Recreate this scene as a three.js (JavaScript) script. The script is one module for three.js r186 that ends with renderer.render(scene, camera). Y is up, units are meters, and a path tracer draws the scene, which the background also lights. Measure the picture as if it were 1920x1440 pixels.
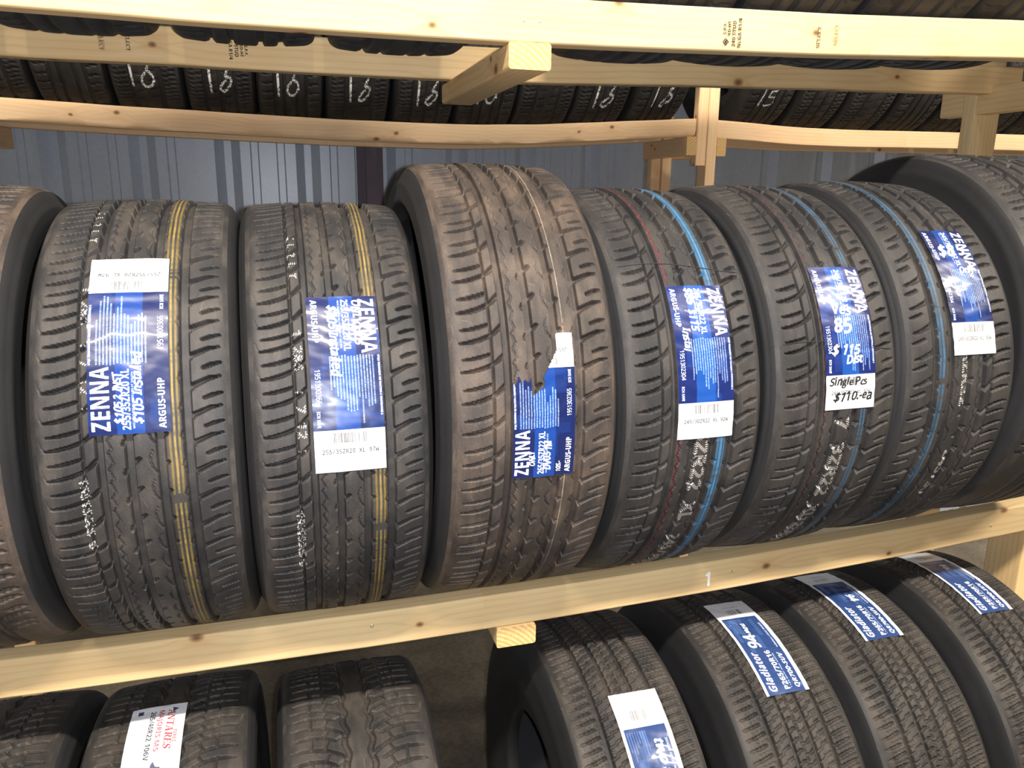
import * as THREE from 'three';
import { mergeGeometries } from 'three/addons/utils/BufferGeometryUtils.js';
import { RectAreaLightUniformsLib } from 'three/addons/lights/RectAreaLightUniformsLib.js';
RectAreaLightUniformsLib.init();

// ---------------------------------------------------------------- camera, light, exposure
const scene = new THREE.Scene();
scene.background = new THREE.Color(0x000000);
const D2R = Math.PI / 180;
const camera = new THREE.PerspectiveCamera(2 * Math.atan(720 / 1457.4) / D2R, 4 / 3, 0.02, 60);
camera.position.set(1.09, 0.6381, 1.1803);
camera.rotation.order = 'YXZ';
camera.rotation.set(-13.6037 * D2R, -16.4604 * D2R, 0.6292 * D2R);
scene.add(camera);
const renderer = new THREE.WebGLRenderer();
renderer.toneMapping = THREE.LinearToneMapping;
renderer.toneMappingExposure = 1.0;
renderer.shadowMap.enabled = true;

const FLASH = 5.6, TUBE = 310;
{ // the phone's flash lamp, two centimetres beside its lens
  const flash = new THREE.SpotLight(0xf2f5ff, FLASH, 0, 68 * D2R, 0.5, 2);
  flash.position.set(1.112, 0.642, 1.176);
  flash.target.position.set(1.45, 0.34, 0);
  flash.castShadow = true; flash.shadow.radius = 0.3; flash.shadow.mapSize.set(2048, 2048);
  scene.add(flash, flash.target);
}
const FIXTURES = [[0.55, 3.2, 2.1], [4.75, 3.2, 2.1]];
for (const [x, y, z] of FIXTURES) {
  const l = new THREE.RectAreaLight(0xfff5e8, TUBE, 2.3, 0.16);
  l.position.set(x, y - 0.02, z); l.lookAt(x, 0, 0.35);
  scene.add(l);
}

// ---------------------------------------------------------------- helpers
let seed = 1234567;
const rnd = () => { seed = (seed * 1664525 + 1013904223) >>> 0; return seed / 4294967296; };
const rr = (a, b) => a + (b - a) * rnd();
const clamp = (x, a, b) => Math.min(b, Math.max(a, x));
const used = {};
function numbered(n) { const k = used[n] = (used[n] ?? -1) + 1; return k ? n + '_' + String(k).padStart(3, '0') : n; }
function mesh(name, geo, mat, parent) {
  const m = new THREE.Mesh(geo, mat); m.name = name; m.castShadow = true; m.receiveShadow = true; parent.add(m); return m;
}
function thing(name, label, category, pos = [0, 0, 0], group) {
  const o = new THREE.Group(); o.name = numbered(name); o.position.set(...pos);
  o.userData = { label, category }; if (group) o.userData.group = group;
  scene.add(o); return o;
}
function structure(name, label) {
  const o = new THREE.Group(); o.name = name; o.userData = { kind: 'structure', label, category: 'structure' }; scene.add(o); return o;
}
function hash(i, j) { let h = (i * 374761393 + j * 668265263) | 0; h = (h ^ (h >>> 13)) * 1274126177 | 0; return ((h ^ (h >>> 16)) >>> 0) / 4294967296; }
function noise(x, y) {
  const i = Math.floor(x), j = Math.floor(y), u = x - i, v = y - j, a = u * u * (3 - 2 * u), b = v * v * (3 - 2 * v);
  return (hash(i, j) * (1 - a) + hash(i + 1, j) * a) * (1 - b) + (hash(i, j + 1) * (1 - a) + hash(i + 1, j + 1) * a) * b;
}
const fbm = (x, y) => noise(x, y) * .5 + noise(x * 2.1 + 7, y * 2.1 + 3) * .28 + noise(x * 4.3 + 1, y * 4.3 + 9) * .22;
function canvas(w, h) { const c = document.createElement('canvas'); c.width = w; c.height = h; return [c, c.getContext('2d')]; }
function texOf(c, srgb = true) {
  const t = new THREE.CanvasTexture(c); if (srgb) t.colorSpace = THREE.SRGBColorSpace;
  t.wrapS = t.wrapT = THREE.RepeatWrapping; t.anisotropy = 8; return t;
}
function pixels(w, h, fn) { // fn(x, y) -> [r, g, b] 0..255
  const [c, g] = canvas(w, h), im = g.createImageData(w, h);
  for (let y = 0; y < h; y++) for (let x = 0; x < w; x++) {
    const p = fn(x, y), k = (y * w + x) * 4; im.data[k] = p[0]; im.data[k + 1] = p[1]; im.data[k + 2] = p[2]; im.data[k + 3] = 255;
  }
  g.putImageData(im, 0, 0); return [c, g];
}

// ---------------------------------------------------------------- wood
// u runs along the board (1 = 1.6 m), v across it (1 = 0.21 m)
function woodTexture(sd, base, dark, knots) {
  const W = 2048, H = 256;
  const kn = []; for (let i = 0; i < knots; i++) kn.push([hash(i, sd) * W, hash(i + 50, sd) * H, 5 + hash(i + 90, sd) * 5]);
  const [c] = pixels(W, H, (x, y) => {
    let warp = 0, kd = 0, halo = 0;
    for (const [kx, ky, kr] of kn) {
      let dx = Math.abs(x - kx), dy = y - ky; if (dx > W / 2) dx = W - dx; if (Math.abs(dy) > H / 2) dy -= Math.sign(dy) * H;
      const e = Math.exp(-(dx * dx / 2600 + dy * dy / 500)); warp += Math.sign(dy || 1) * e * 16;
      const q = Math.hypot(dx / 1.5, dy) / kr; kd = Math.max(kd, clamp(1.25 - q, 0, 1)); halo = Math.max(halo, Math.exp(-q * q / 7));
    }
    const yy = y + warp + 14 * fbm(x / 400, sd + y / 190);
    const ring = Math.pow(.5 + .5 * Math.sin(yy * .42 + 6 * noise(x / 520, yy / 60 + sd)), 3);
    const fib = noise(x / 46, y * 1.3 + sd * 9) - .5, blot = fbm(x / 260 + sd, y / 70) - .5;
    let m = .17 * ring + .16 * fib + .42 * blot + .24 * halo; m = clamp(m + .12, 0, 1);
    const out = [0, 1, 2].map(k => base[k] + (dark[k] - base[k]) * m);
    return out.map((v, k) => v + ([92, 58, 30][k] - v) * kd * .8);
  });
  return texOf(c);
}
const woodMat = t => new THREE.MeshStandardMaterial({ map: t, roughness: .72 });
const W1 = woodMat(woodTexture(3, [222, 196, 146], [186, 142, 90], 12));
const W2 = woodMat(woodTexture(11, [224, 194, 142], [184, 138, 82], 10));
const W3 = woodMat(woodTexture(23, [244, 210, 164], [218, 160, 108], 11));
const Wend = new THREE.MeshStandardMaterial({ roughness: .85, map: texOf(pixels(128, 128, (x, y) => {
  const q = Math.hypot(x + 30, y - 190), m = .5 + .5 * Math.sin(q * .55) + (noise(x / 2, y / 2) - .5) * .7; return [226 - 30 * m, 190 - 34 * m, 132 - 34 * m]; })[0]) });
// swept 2x3 board along x; yb(x) = bottom height; z0 front face, depth d, height h; rounded long edges
function boardGeo(x0, x1, yb, z0, d, h, o = {}) {
  const { seg = 28, bev = 0.004, uo = 0, wane = 0 } = o, pos = [], uv = [], idx = [];
  const n = Math.max(2, seg);
  let M = 0;
  for (let i = 0; i <= n; i++) {
    const x = x0 + (x1 - x0) * i / n, b = yb(x), j = (noise(x * 9 + uo * 31, 5) - .5) * .0016;
    const wn = wane ? wane * clamp(fbm(x * 11, 3.3) * 2.4 - .75, 0, 1) : 0;
    const pr = [];
    const corner = (cy, cz, sy, sz, r) => { for (let k = 0; k <= 2; k++) { const a = k / 2 * Math.PI / 2, ca = Math.cos(a), sa = Math.sin(a); pr.push([cy + sy * r * (1 - (sy * sz > 0 ? sa : ca)) * 1, cz + sz * r * (1 - (sy * sz > 0 ? ca : sa))]); } };
    // go round: front-bottom, front-top, back-top, back-bottom (y, z)
    const rb = bev + wn;
    const pts = [[0, 0, 1, -1, rb], [h, 0, -1, -1, bev], [h, -d, -1, 1, bev], [0, -d, 1, 1, bev]];
    pts.forEach(([cy, cz, sy, sz, r], q) => {
      const a0 = [[0, 1], [1, 0], [0, 1], [1, 0]][q];
      for (let k = 0; k <= 2; k++) {
        const f = k / 2, c0 = 1 - Math.sin(f * Math.PI / 2), c1 = 1 - Math.cos(f * Math.PI / 2);
        // first point lies on the previous side, last on the next side
        const oy = a0[0] ? c0 : c1, oz = a0[0] ? c1 : c0;
        pr.push([cy + sy * r * oy, cz + sz * r * oz]);
      }
    });
    M = pr.length;
    let per = 0;
    pr.push(pr[0]);
    pr.forEach(([y, z], k) => { if (k) per += Math.hypot(y - pr[k - 1][0], z - pr[k - 1][1]); pos.push(x, b + y + j, z0 + z); uv.push(x / 1.6 + uo, per / .21 + uo * 1.7); });
  }
  const S = M + 1;
  for (let i = 0; i < n; i++) for (let k = 0; k < M; k++) { const a = i * S + k, b2 = a + S; idx.push(a, a + 1, b2, a + 1, b2 + 1, b2); }
  const g = new THREE.BufferGeometry(); g.setAttribute('position', new THREE.Float32BufferAttribute(pos, 3)); g.setAttribute('uv', new THREE.Float32BufferAttribute(uv, 2)); g.setIndex(idx); g.computeVertexNormals();
  // end caps
  const caps = [];
  for (const e of [0, n]) {
    const p = [], u = [], ix = []; let cy = 0, cz = 0;
    for (let k = 0; k < M; k++) { cy += pos[(e * S + k) * 3 + 1] / M; cz += pos[(e * S + k) * 3 + 2] / M; }
    p.push(pos[e * S * 3], cy, cz); u.push(.5, .5);
    for (let k = 0; k <= M; k++) { const q = (e * S + k) * 3; p.push(pos[q], pos[q + 1], pos[q + 2]); u.push((pos[q + 2] - cz) / .09 + .5, (pos[q + 1] - cy) / .09 + .5); }
    for (let k = 1; k <= M; k++) e ? ix.push(0, k, k + 1) : ix.push(0, k + 1, k);
    const c = new THREE.BufferGeometry(); c.setAttribute('position', new THREE.Float32BufferAttribute(p, 3)); c.setAttribute('uv', new THREE.Float32BufferAttribute(u, 2)); c.setIndex(ix); c.computeVertexNormals(); caps.push(c);
  }
  const all = mergeGeometries([g, ...caps], true); // groups 0 side, 1, 2 ends
  return all;
}
function board(name, parent, mat, ...a) { return mesh(name, boardGeo(...a), [mat, Wend, Wend], parent); }
// straight stick between two points along an axis, section a x b: made along x then turned
function stick(name, parent, mat, len, h, d, pos, axis, uo) {
  const m = mesh(name, boardGeo(0, len, () => 0, 0, d, h, { seg: 4, uo }), [mat, Wend, Wend], parent);
  if (axis === 'z') m.rotation.y = Math.PI / 2;        // runs towards -z, its front face looks to +x... thickness towards -x
  if (axis === 'y') m.rotation.z = Math.PI / 2;        // runs up, height goes to -x
  m.position.set(...pos); return m;
}

// ---------------------------------------------------------------- the place
const FLOOR = -1.12, WALL = -2.17;
{
  const f = structure('floor', 'grey brown concrete floor under the racks');
  const t = texOf(pixels(512, 512, (x, y) => { const a = fbm(x / 60, y / 60), b = noise(x / 2.2, y / 2.2), s = fbm(x / 150 + 9, y / 150); const v = 112 + 52 * (a - .5) + 20 * (b - .5) + 44 * (s - .5); return [v * 1.06, v * .97, v * .82]; })[0]);
  t.repeat.set(5, 4);
  const g = new THREE.BoxGeometry(12, .12, 8.2); mesh('slab', g, new THREE.MeshStandardMaterial({ map: t, roughness: .8 }), f).position.set(2, FLOOR - .06, 1.7);
}
{
  const w = structure('wall_back', 'blue grey ribbed metal siding behind the back rack');
  const mat = new THREE.MeshPhysicalMaterial({ color: new THREE.Color(0xcdd8e6), roughness: .36, clearcoat: .7, clearcoatRoughness: .32,
    map: texOf(pixels(256, 256, (x, y) => { const v = 236 + 16 * (fbm(x / 30, y / 90) - .5) + 10 * (noise(x / 2, y / 2) - .5); return [v, v, v]; })[0]) });
  // one pressed sheet: three deep troughs 305 mm apart, two low pencil ribs between each
  const P = .3048, prof = [[0, 0]];
  for (let k = 0; k < 3; k++) {
    const b = k * P, q = (x, z) => prof.push([b + x, z]);
    q(.105, 0); q(.139, -.032); q(.166, -.032); q(.200, 0);
    for (const c of [.254, .356 - .003]) { if (b + c + .03 > 3 * P) { continue; } q(c - .017, 0); q(c - .012, -.006); q(c + .012, -.006); q(c + .017, 0); }
    if (k === 2) { q(.254 - .017, 0); }
  }
  prof.push([3 * P, 0]);
  const clean = prof.filter((p, i) => !i || p[0] > prof[i - 1][0] + 1e-6);
  const H = 4.52, pos = [], uv = [], idx = [];
  const pts = [...clean.map(p => [p[0], p[1]]), ...clean.slice().reverse().map(p => [p[0], p[1] - .0012])];
  for (let i = 0; i < pts.length - 1; i++) {
    const a = pts[i], b = pts[i + 1], k = pos.length / 3;
    pos.push(a[0], 0, a[1], b[0], 0, b[1], b[0], H, b[1], a[0], H, a[1]);
    uv.push(a[0], 0, b[0], 0, b[0], H, a[0], H); idx.push(k, k + 1, k + 2, k, k + 2, k + 3);
  }
  const g = new THREE.BufferGeometry(); g.setAttribute('position', new THREE.Float32BufferAttribute(pos, 3)); g.setAttribute('uv', new THREE.Float32BufferAttribute(uv, 2)); g.setIndex(idx); g.computeVertexNormals();
  const x00 = .866 + .044 - .1525 - 4 * 3 * P + .0;
  for (let k = 0; k < 14; k++) mesh('siding_panel', g, mat, w).position.set(x00 + k * 3 * P, FLOOR, WALL);
  mesh('backing', new THREE.BoxGeometry(12, H, .06), new THREE.MeshStandardMaterial({ color: 0x77746c, roughness: .9 }), w).position.set(2, FLOOR + H / 2, WALL - .09);
}
{
  const pm = new THREE.MeshStandardMaterial({ color: 0x6f6d68, roughness: .9 });
  const put = (n, l, sx, sy, sz, x, y, z) => { const s = structure(n, l); mesh('panel', new THREE.BoxGeometry(sx, sy, sz), pm, s).position.set(x, y, z); };
  put('ceiling', 'pale ceiling of the storeroom', 12, .12, 8.2, 2, 3.46, 1.7);
  put('wall_left', 'pale side wall of the storeroom', .12, 4.5, 8.2, -4.06, 1.15, 1.7);
  put('wall_right', 'pale far side wall of the storeroom', .12, 4.5, 8.2, 8.06, 1.15, 1.7);
  put('wall_front', 'pale wall facing the racks', 12, 4.5, .12, 2, 1.15, 5.86);
}
FIXTURES.forEach(([x, y, z], i) => {
  const f = thing('ceiling_lamp', i ? 'long fluorescent ceiling lamp over the far end of the racks' : 'long fluorescent ceiling lamp over the gold-striped tires', 'lamp', [x, y, z]);
  mesh('housing', new THREE.BoxGeometry(2.44, .08, .2), new THREE.MeshStandardMaterial({ color: 0xe8e8e4, roughness: .5 }), f).position.y = .07;
  for (const s of [-1, 1]) { const g = new THREE.CylinderGeometry(.013, .013, 2.3, 10); g.rotateZ(Math.PI / 2); mesh('tube', g, new THREE.MeshStandardMaterial({ color: 0xffffff, emissive: 0xfff4e6, emissiveIntensity: 3 }), f).position.set(0, .012, s * .05); }
  mesh('hanger', new THREE.BoxGeometry(.03, .2, .03), new THREE.MeshStandardMaterial({ color: 0x999999, roughness: .5 }), f).position.set(0, .2, 0);
});
{ // dark purple steel column against the siding
  const c = thing('steel_column', 'dark purple steel column standing against the ribbed siding', 'column', [1.452, FLOOR, -2.06]);
  const m = new THREE.MeshStandardMaterial({ color: 0x4a3642, roughness: .5 });
  mesh('front_flange', new THREE.BoxGeometry(.066, 4.5, .008), m, c).position.set(.008, 2.25, .05);
  mesh('web', new THREE.BoxGeometry(.006, 4.5, .1), m, c).position.set(.008, 2.25, 0);
  mesh('rear_flange', new THREE.BoxGeometry(.09, 4.5, .008), m, c).position.set(-.006, 2.25, -.05);
}

// ---------------------------------------------------------------- racks
function curve(pts) { return x => { let i = 0; while (i < pts.length - 2 && x > pts[i + 1][0]) i++; const g = k => pts[clamp(k, 0, pts.length - 1)]; const [x0, y0] = g(i), [x1, y1] = g(i + 1), t = (x - x0) / (x1 - x0), m0 = (y1 - g(i - 1)[1]) / (x1 - g(i - 1)[0] || 1) * (x1 - x0), m1 = (g(i + 2)[1] - y0) / (g(i + 2)[0] - x0 || 1) * (x1 - x0), t2 = t * t, t3 = t2 * t; return (2 * t3 - 3 * t2 + 1) * y0 + (t3 - 2 * t2 + t) * m0 + (3 * t2 - 2 * t3) * y1 + (t3 - t2) * m1; }; }
const sag = (x, s) => -s * (1 - ((x - 1.126) / 1.3) ** 2);
const SM = .0368, SU = .0327, TH = .038, HH = .064, HU = .8898;
const midTop = x => sag(x, SM), midBot = x => midTop(x) - HH, upBot = x => HU + sag(x, SU), upTop = x => upBot(x) + HH;
const upRearBot = curve([[0, .888], [.2, .872], [.65, .861], [.9, .8615], [1.18, .859], [1.585, .862], [1.96, .874], [2.64, .890], [3.2, .90]]);
const rise = x => .028 * clamp((1.12 - x) / .14, 0, 1);
const GAP = .1287, UPZ = -.42;
function inkTexture(w, h, draw) { const [c, g] = canvas(w, h); g.fillStyle = '#000'; g.fillRect(0, 0, w, h); g.fillStyle = '#fff'; g.strokeStyle = '#fff'; draw(g); return texOf(c, false); }
function inkMat(color, alpha) { return new THREE.MeshStandardMaterial({ color, roughness: .9, alphaMap: alpha, transparent: true, polygonOffset: true, polygonOffsetFactor: -1 }); }
const stampA = inkTexture(256, 192, g => {
  g.font = 'bold 34px sans-serif'; g.fillText('S.P.F.', 92, 44); g.fillText('KD-HT', 86, 80);
  g.font = 'bold 40px sans-serif'; g.fillText('240 STUD', 14, 122); g.fillText('NLGA R1/4', 8, 168);
  g.lineWidth = 7; g.beginPath(); g.moveTo(22, 44); g.lineTo(44, 22); g.lineTo(66, 44); g.lineTo(44, 66); g.closePath(); g.stroke(); g.fillRect(34, 36, 20, 18);
  g.fillStyle = '#000'; for (let i = 0; i < 260; i++) g.fillRect(hash(i, 4) * 256, hash(i, 5) * 192, 4, 3);
});
const stampB = inkTexture(256, 64, g => { g.font = 'bold 44px serif'; g.fillText('SELECT', 34, 48); g.fillStyle = '#000'; for (let i = 0; i < 160; i++) g.fillRect(hash(i, 6) * 256, hash(i, 7) * 64, 4, 3); });
const stampC = inkTexture(256, 64, g => { g.font = 'bold 44px serif'; g.globalAlpha = .45; g.fillText('SELECT', 34, 44); g.fillText('SELECT', 40, 54); g.globalAlpha = 1; g.fillStyle = '#000'; for (let i = 0; i < 300; i++) g.fillRect(hash(i, 16) * 256, hash(i, 17) * 64, 4, 3); });
function stamp(parent, tex, w, h, x, y, z, turn, color = 0x1c1108) {
  const s = mesh('grade_stamp', new THREE.PlaneGeometry(w, h), inkMat(color, tex), parent); s.position.set(x, y, z); s.rotation.z = turn; s.castShadow = false; s.userData.label = 'brown ink stamp'; return s;
}
{
  const r = thing('tire_rack', 'pale pine tire rack of long rails holding stickered new tires', 'rack', [0, 0, 0]);
  const f1 = board('shelf_rail', r, W1, -.15, 3.2, midBot, 0, TH, HH, { uo: .13, seg: 60 });
  board('shelf_rail', r, W2, -.15, 3.2, midBot, -TH - 2 * GAP, TH, HH, { uo: .37, seg: 40 });
  const f2 = board('shelf_rail', r, W1, -.15, 3.2, upBot, 0, TH, HH, { uo: .71, seg: 60 });
  const f3 = board('shelf_rail', r, W2, -.15, 2.862, upRearBot, UPZ, TH, HH, { uo: .05, seg: 50 });
  // lower shelf, two heights
  for (const [xa, xb, y, o] of [[-.15, 1.42, -1.003, .2], [1.42, 3.2, -.968, .6]]) {
    const fn = x => y - HH + sag(x, SM) + .033 + rise(x);
    board('shelf_rail', r, W1, xa, xb, fn, .04 + TH, TH, HH, { uo: o }); board('shelf_rail', r, W2, xa, xb, fn, -.22, TH, HH, { uo: o + .3 });
  }
  stick('cross_arm', r, W2, .50, .038, .066, [1.494, upBot(1.46) - .038, .001], 'z', .3);
  stick('cross_arm', r, W2, .57, .064, .038, [2.81, upBot(2.8) - .064, .001], 'z', .55);
  stick('cross_arm', r, W1, .36, .038, .072, [1.487, midBot(1.45) - .038, .003], 'z', .8);
  stick('cross_arm', r, W1, .60, .038, .089, [1.48, -1.115, .13], 'z', .4);
  stick('cross_arm', r, W1, .60, .038, .089, [2.80, -1.115, .13], 'z', .45);
  stick('cross_arm', r, W1, .60, .038, .089, [.02, -1.115, .13], 'z', .5);
  stick('cross_arm', r, W1, .36, .038, .064, [.02, midBot(0) - .038, .003], 'z', .9);
  stick('post', r, W1, 2.75, .08, .04, [2.850, FLOOR, UPZ - TH], 'y', .2);
  stick('post', r, W2, 2.75, .064, .09, [2.715, FLOOR, -.04], 'y', .45);
  stick('post', r, W2, 2.75, .064, .09, [-.02, FLOOR, -.04], 'y', .65);
  stick('post', r, W2, 2.75, .064, .04, [-.02, FLOOR, UPZ - TH], 'y', .85);
  // ink marks and fixings on the rails
  const up = x => upBot(x) + HH / 2, ur = x => upRearBot(x) + HH / 2;
  stamp(f2, stampA, .056, .042, 1.797, up(1.797), .0006, Math.PI / 2); stamp(f2, stampB, .05, .013, 1.957, up(1.957) - .004, .0006, Math.PI / 2); stamp(f2, stampC, .05, .015, 1.99, up(1.99), .0006, Math.PI / 2);
  stamp(f3, stampA, .056, .042, 1.035, ur(1.035), UPZ + .0006, -Math.PI / 2); stamp(f3, stampB, .05, .013, .852, ur(.85), UPZ + .0006, -Math.PI / 2); stamp(f3, stampC, .05, .015, .81, ur(.81), UPZ + .0006, -Math.PI / 2);
  const one = inkTexture(64, 128, g => { g.lineWidth = 22; g.lineCap = 'round'; g.lineJoin = 'round'; g.beginPath(); g.moveTo(20, 34); g.lineTo(38, 18); g.lineTo(38, 112); g.stroke(); });
  const o = mesh('painted_mark', new THREE.PlaneGeometry(.016, .034), inkMat(0xf2efe8, one), f1); o.position.set(1.828, midBot(1.828) + .030, .0007); o.userData.label = 'white painted figure one';
  const sm = new THREE.MeshStandardMaterial({ color: 0xd8c8a4, roughness: .4, metalness: .5 });
  for (const [x, y] of [[1.878, .036], [1.2, .04], [2.5, .03]]) { const s = mesh('screw_head', new THREE.SphereGeometry(.0035, 10, 6), sm, f1); s.position.set(x, midBot(x) + y, 0); s.scale.z = .4; }
  for (const x of [1.45, 1.475]) { const s = mesh('screw_head', new THREE.SphereGeometry(.003, 10, 6), sm, f2); s.position.set(x, upBot(x) + .03, 0); s.scale.z = .4; }
}
// back rack against the siding
const bkL = curve([[-.4, .87], [.34, .834], [.84, .8188], [1.4, .807], [1.87, .8115], [2.54, .8545], [2.6, .858]]);
const bkR = curve([[2.6, .858], [2.67, .8546], [3.09, .8395], [3.75, .845], [4.6, .85], [5.8, .86]]);
const BZ = -1.5, BG = .131;
{
  const r = thing('tire_rack', 'orange pine tire rack along the siding holding used tires', 'rack', [0, 0, 0]);
  board('shelf_rail', r, W3, -.4, 2.574, bkL, BZ, TH, HH, { uo: .3, seg: 90, wane: .02 });
  board('shelf_rail', r, W3, 2.664, 5.8, bkR, BZ, TH, HH, { uo: .8, seg: 40 });
  board('shelf_rail', r, W3, -.4, 2.574, bkL, BZ - TH - 2 * BG, TH, HH, { uo: .5, seg: 40 });
  board('shelf_rail', r, W3, 2.664, 5.8, bkR, BZ - TH - 2 * BG, TH, HH, { uo: .9, seg: 30 });
  const yb = .790;
  stick('post', r, W3, 2.75, .042, .064, [2.662, FLOOR, BZ + .006], 'y', .22);
  stick('post', r, W3, 1.0, .041, .036, [2.6195, .755, BZ + .003], 'y', .52);
  stick('post', r, W3, 2.75, .042, .04, [2.66, FLOOR, BZ - TH * 2 - 2 * BG], 'y', .12);
  stick('post', r, W3, 2.75, .042, .04, [2.61, FLOOR, BZ - TH * 2 - 2 * BG], 'y', .72);
  stick('cross_arm', r, W3, .36, .066, .038, [2.577, yb, BZ + .003], 'z', .42);
  stick('cross_arm', r, W3, .36, .066, .038, [2.702, yb, BZ + .003], 'z', .62);
  stick('cross_arm', r, W3, .36, .066, .038, [.262, yb - .02, BZ + .003], 'z', .32);
  stick('post', r, W3, 2.75, .064, .042, [.222, FLOOR, BZ - .01], 'y', .82);
  stick('post', r, W3, 2.75, .064, .042, [5.86, FLOOR, BZ - .01], 'y', .82);
}

// ---------------------------------------------------------------- tires
// pattern: measures in mm; t across the tread from its left edge, s along it (one pitch), grooves as tapered strokes
function strokesHeight(pat) { // returns h(t, s) in mm, 0 .. -depth
  const segs = [];
  for (const p of pat.strokes) for (let i = 0; i < p.pts.length - 1; i++) segs.push([...p.pts[i], ...p.pts[i + 1], p.w[i] ?? p.w[0], p.w[i + 1] ?? p.w[i] ?? p.w[0], p.d]);
  const P = pat.pitch, E = pat.edge ?? 1.1;
  return (t, s) => {
    let h = 0;
    for (const [a, b, d] of pat.grooves) { const q = Math.min(t - a, b - t); if (q > -E) h = Math.max(h, d * clamp((q + E) / (E * 1.5), 0, 1)); }
    if (pat.wavy) for (const g of pat.wavy) { const c = g.t + g.amp * Math.sin(2 * Math.PI * s / P + g.ph), q = g.w / 2 - Math.abs(t - c); if (q > -E) h = Math.max(h, g.d * clamp((q + E) / (E * 1.5), 0, 1)); }
    for (let k = -1; k <= 1; k++) for (const [x0, y0, x1, y1, w0, w1, d] of segs) {
      const px = t - x0, py = s - k * P - y0, dx = x1 - x0, dy = y1 - y0, f = clamp((px * dx + py * dy) / (dx * dx + dy * dy + 1e-9), 0, 1);
      const w = w0 + (w1 - w0) * f, q = w / 2 - Math.hypot(px - dx * f, py - dy * f);
      if (q > -E * .7) { const e = Math.min(1, w / 1.6); h = Math.max(h, d * e * clamp((q + E * .7) / (E * 1.2), 0, 1)); }
    }
    return -h;
  };
}
const pitchSeq = n => { const a = []; let sum = 0; for (let i = 0; i < n; i++) { const v = [.9, 1, 1.1, 1, 1.04, .94][(i * 7 + (i >> 2)) % 6]; a.push(v); sum += v; } return a.map(v => v / sum * 2 * Math.PI); };
// profile of the section (metres): lateral t from the middle -> drop below R
function crown(t, half) { const a = Math.abs(t) / half, o = Math.max(0, Math.abs(t) - half + .008); return .0055 * a * a + o * o * 26; }
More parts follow.
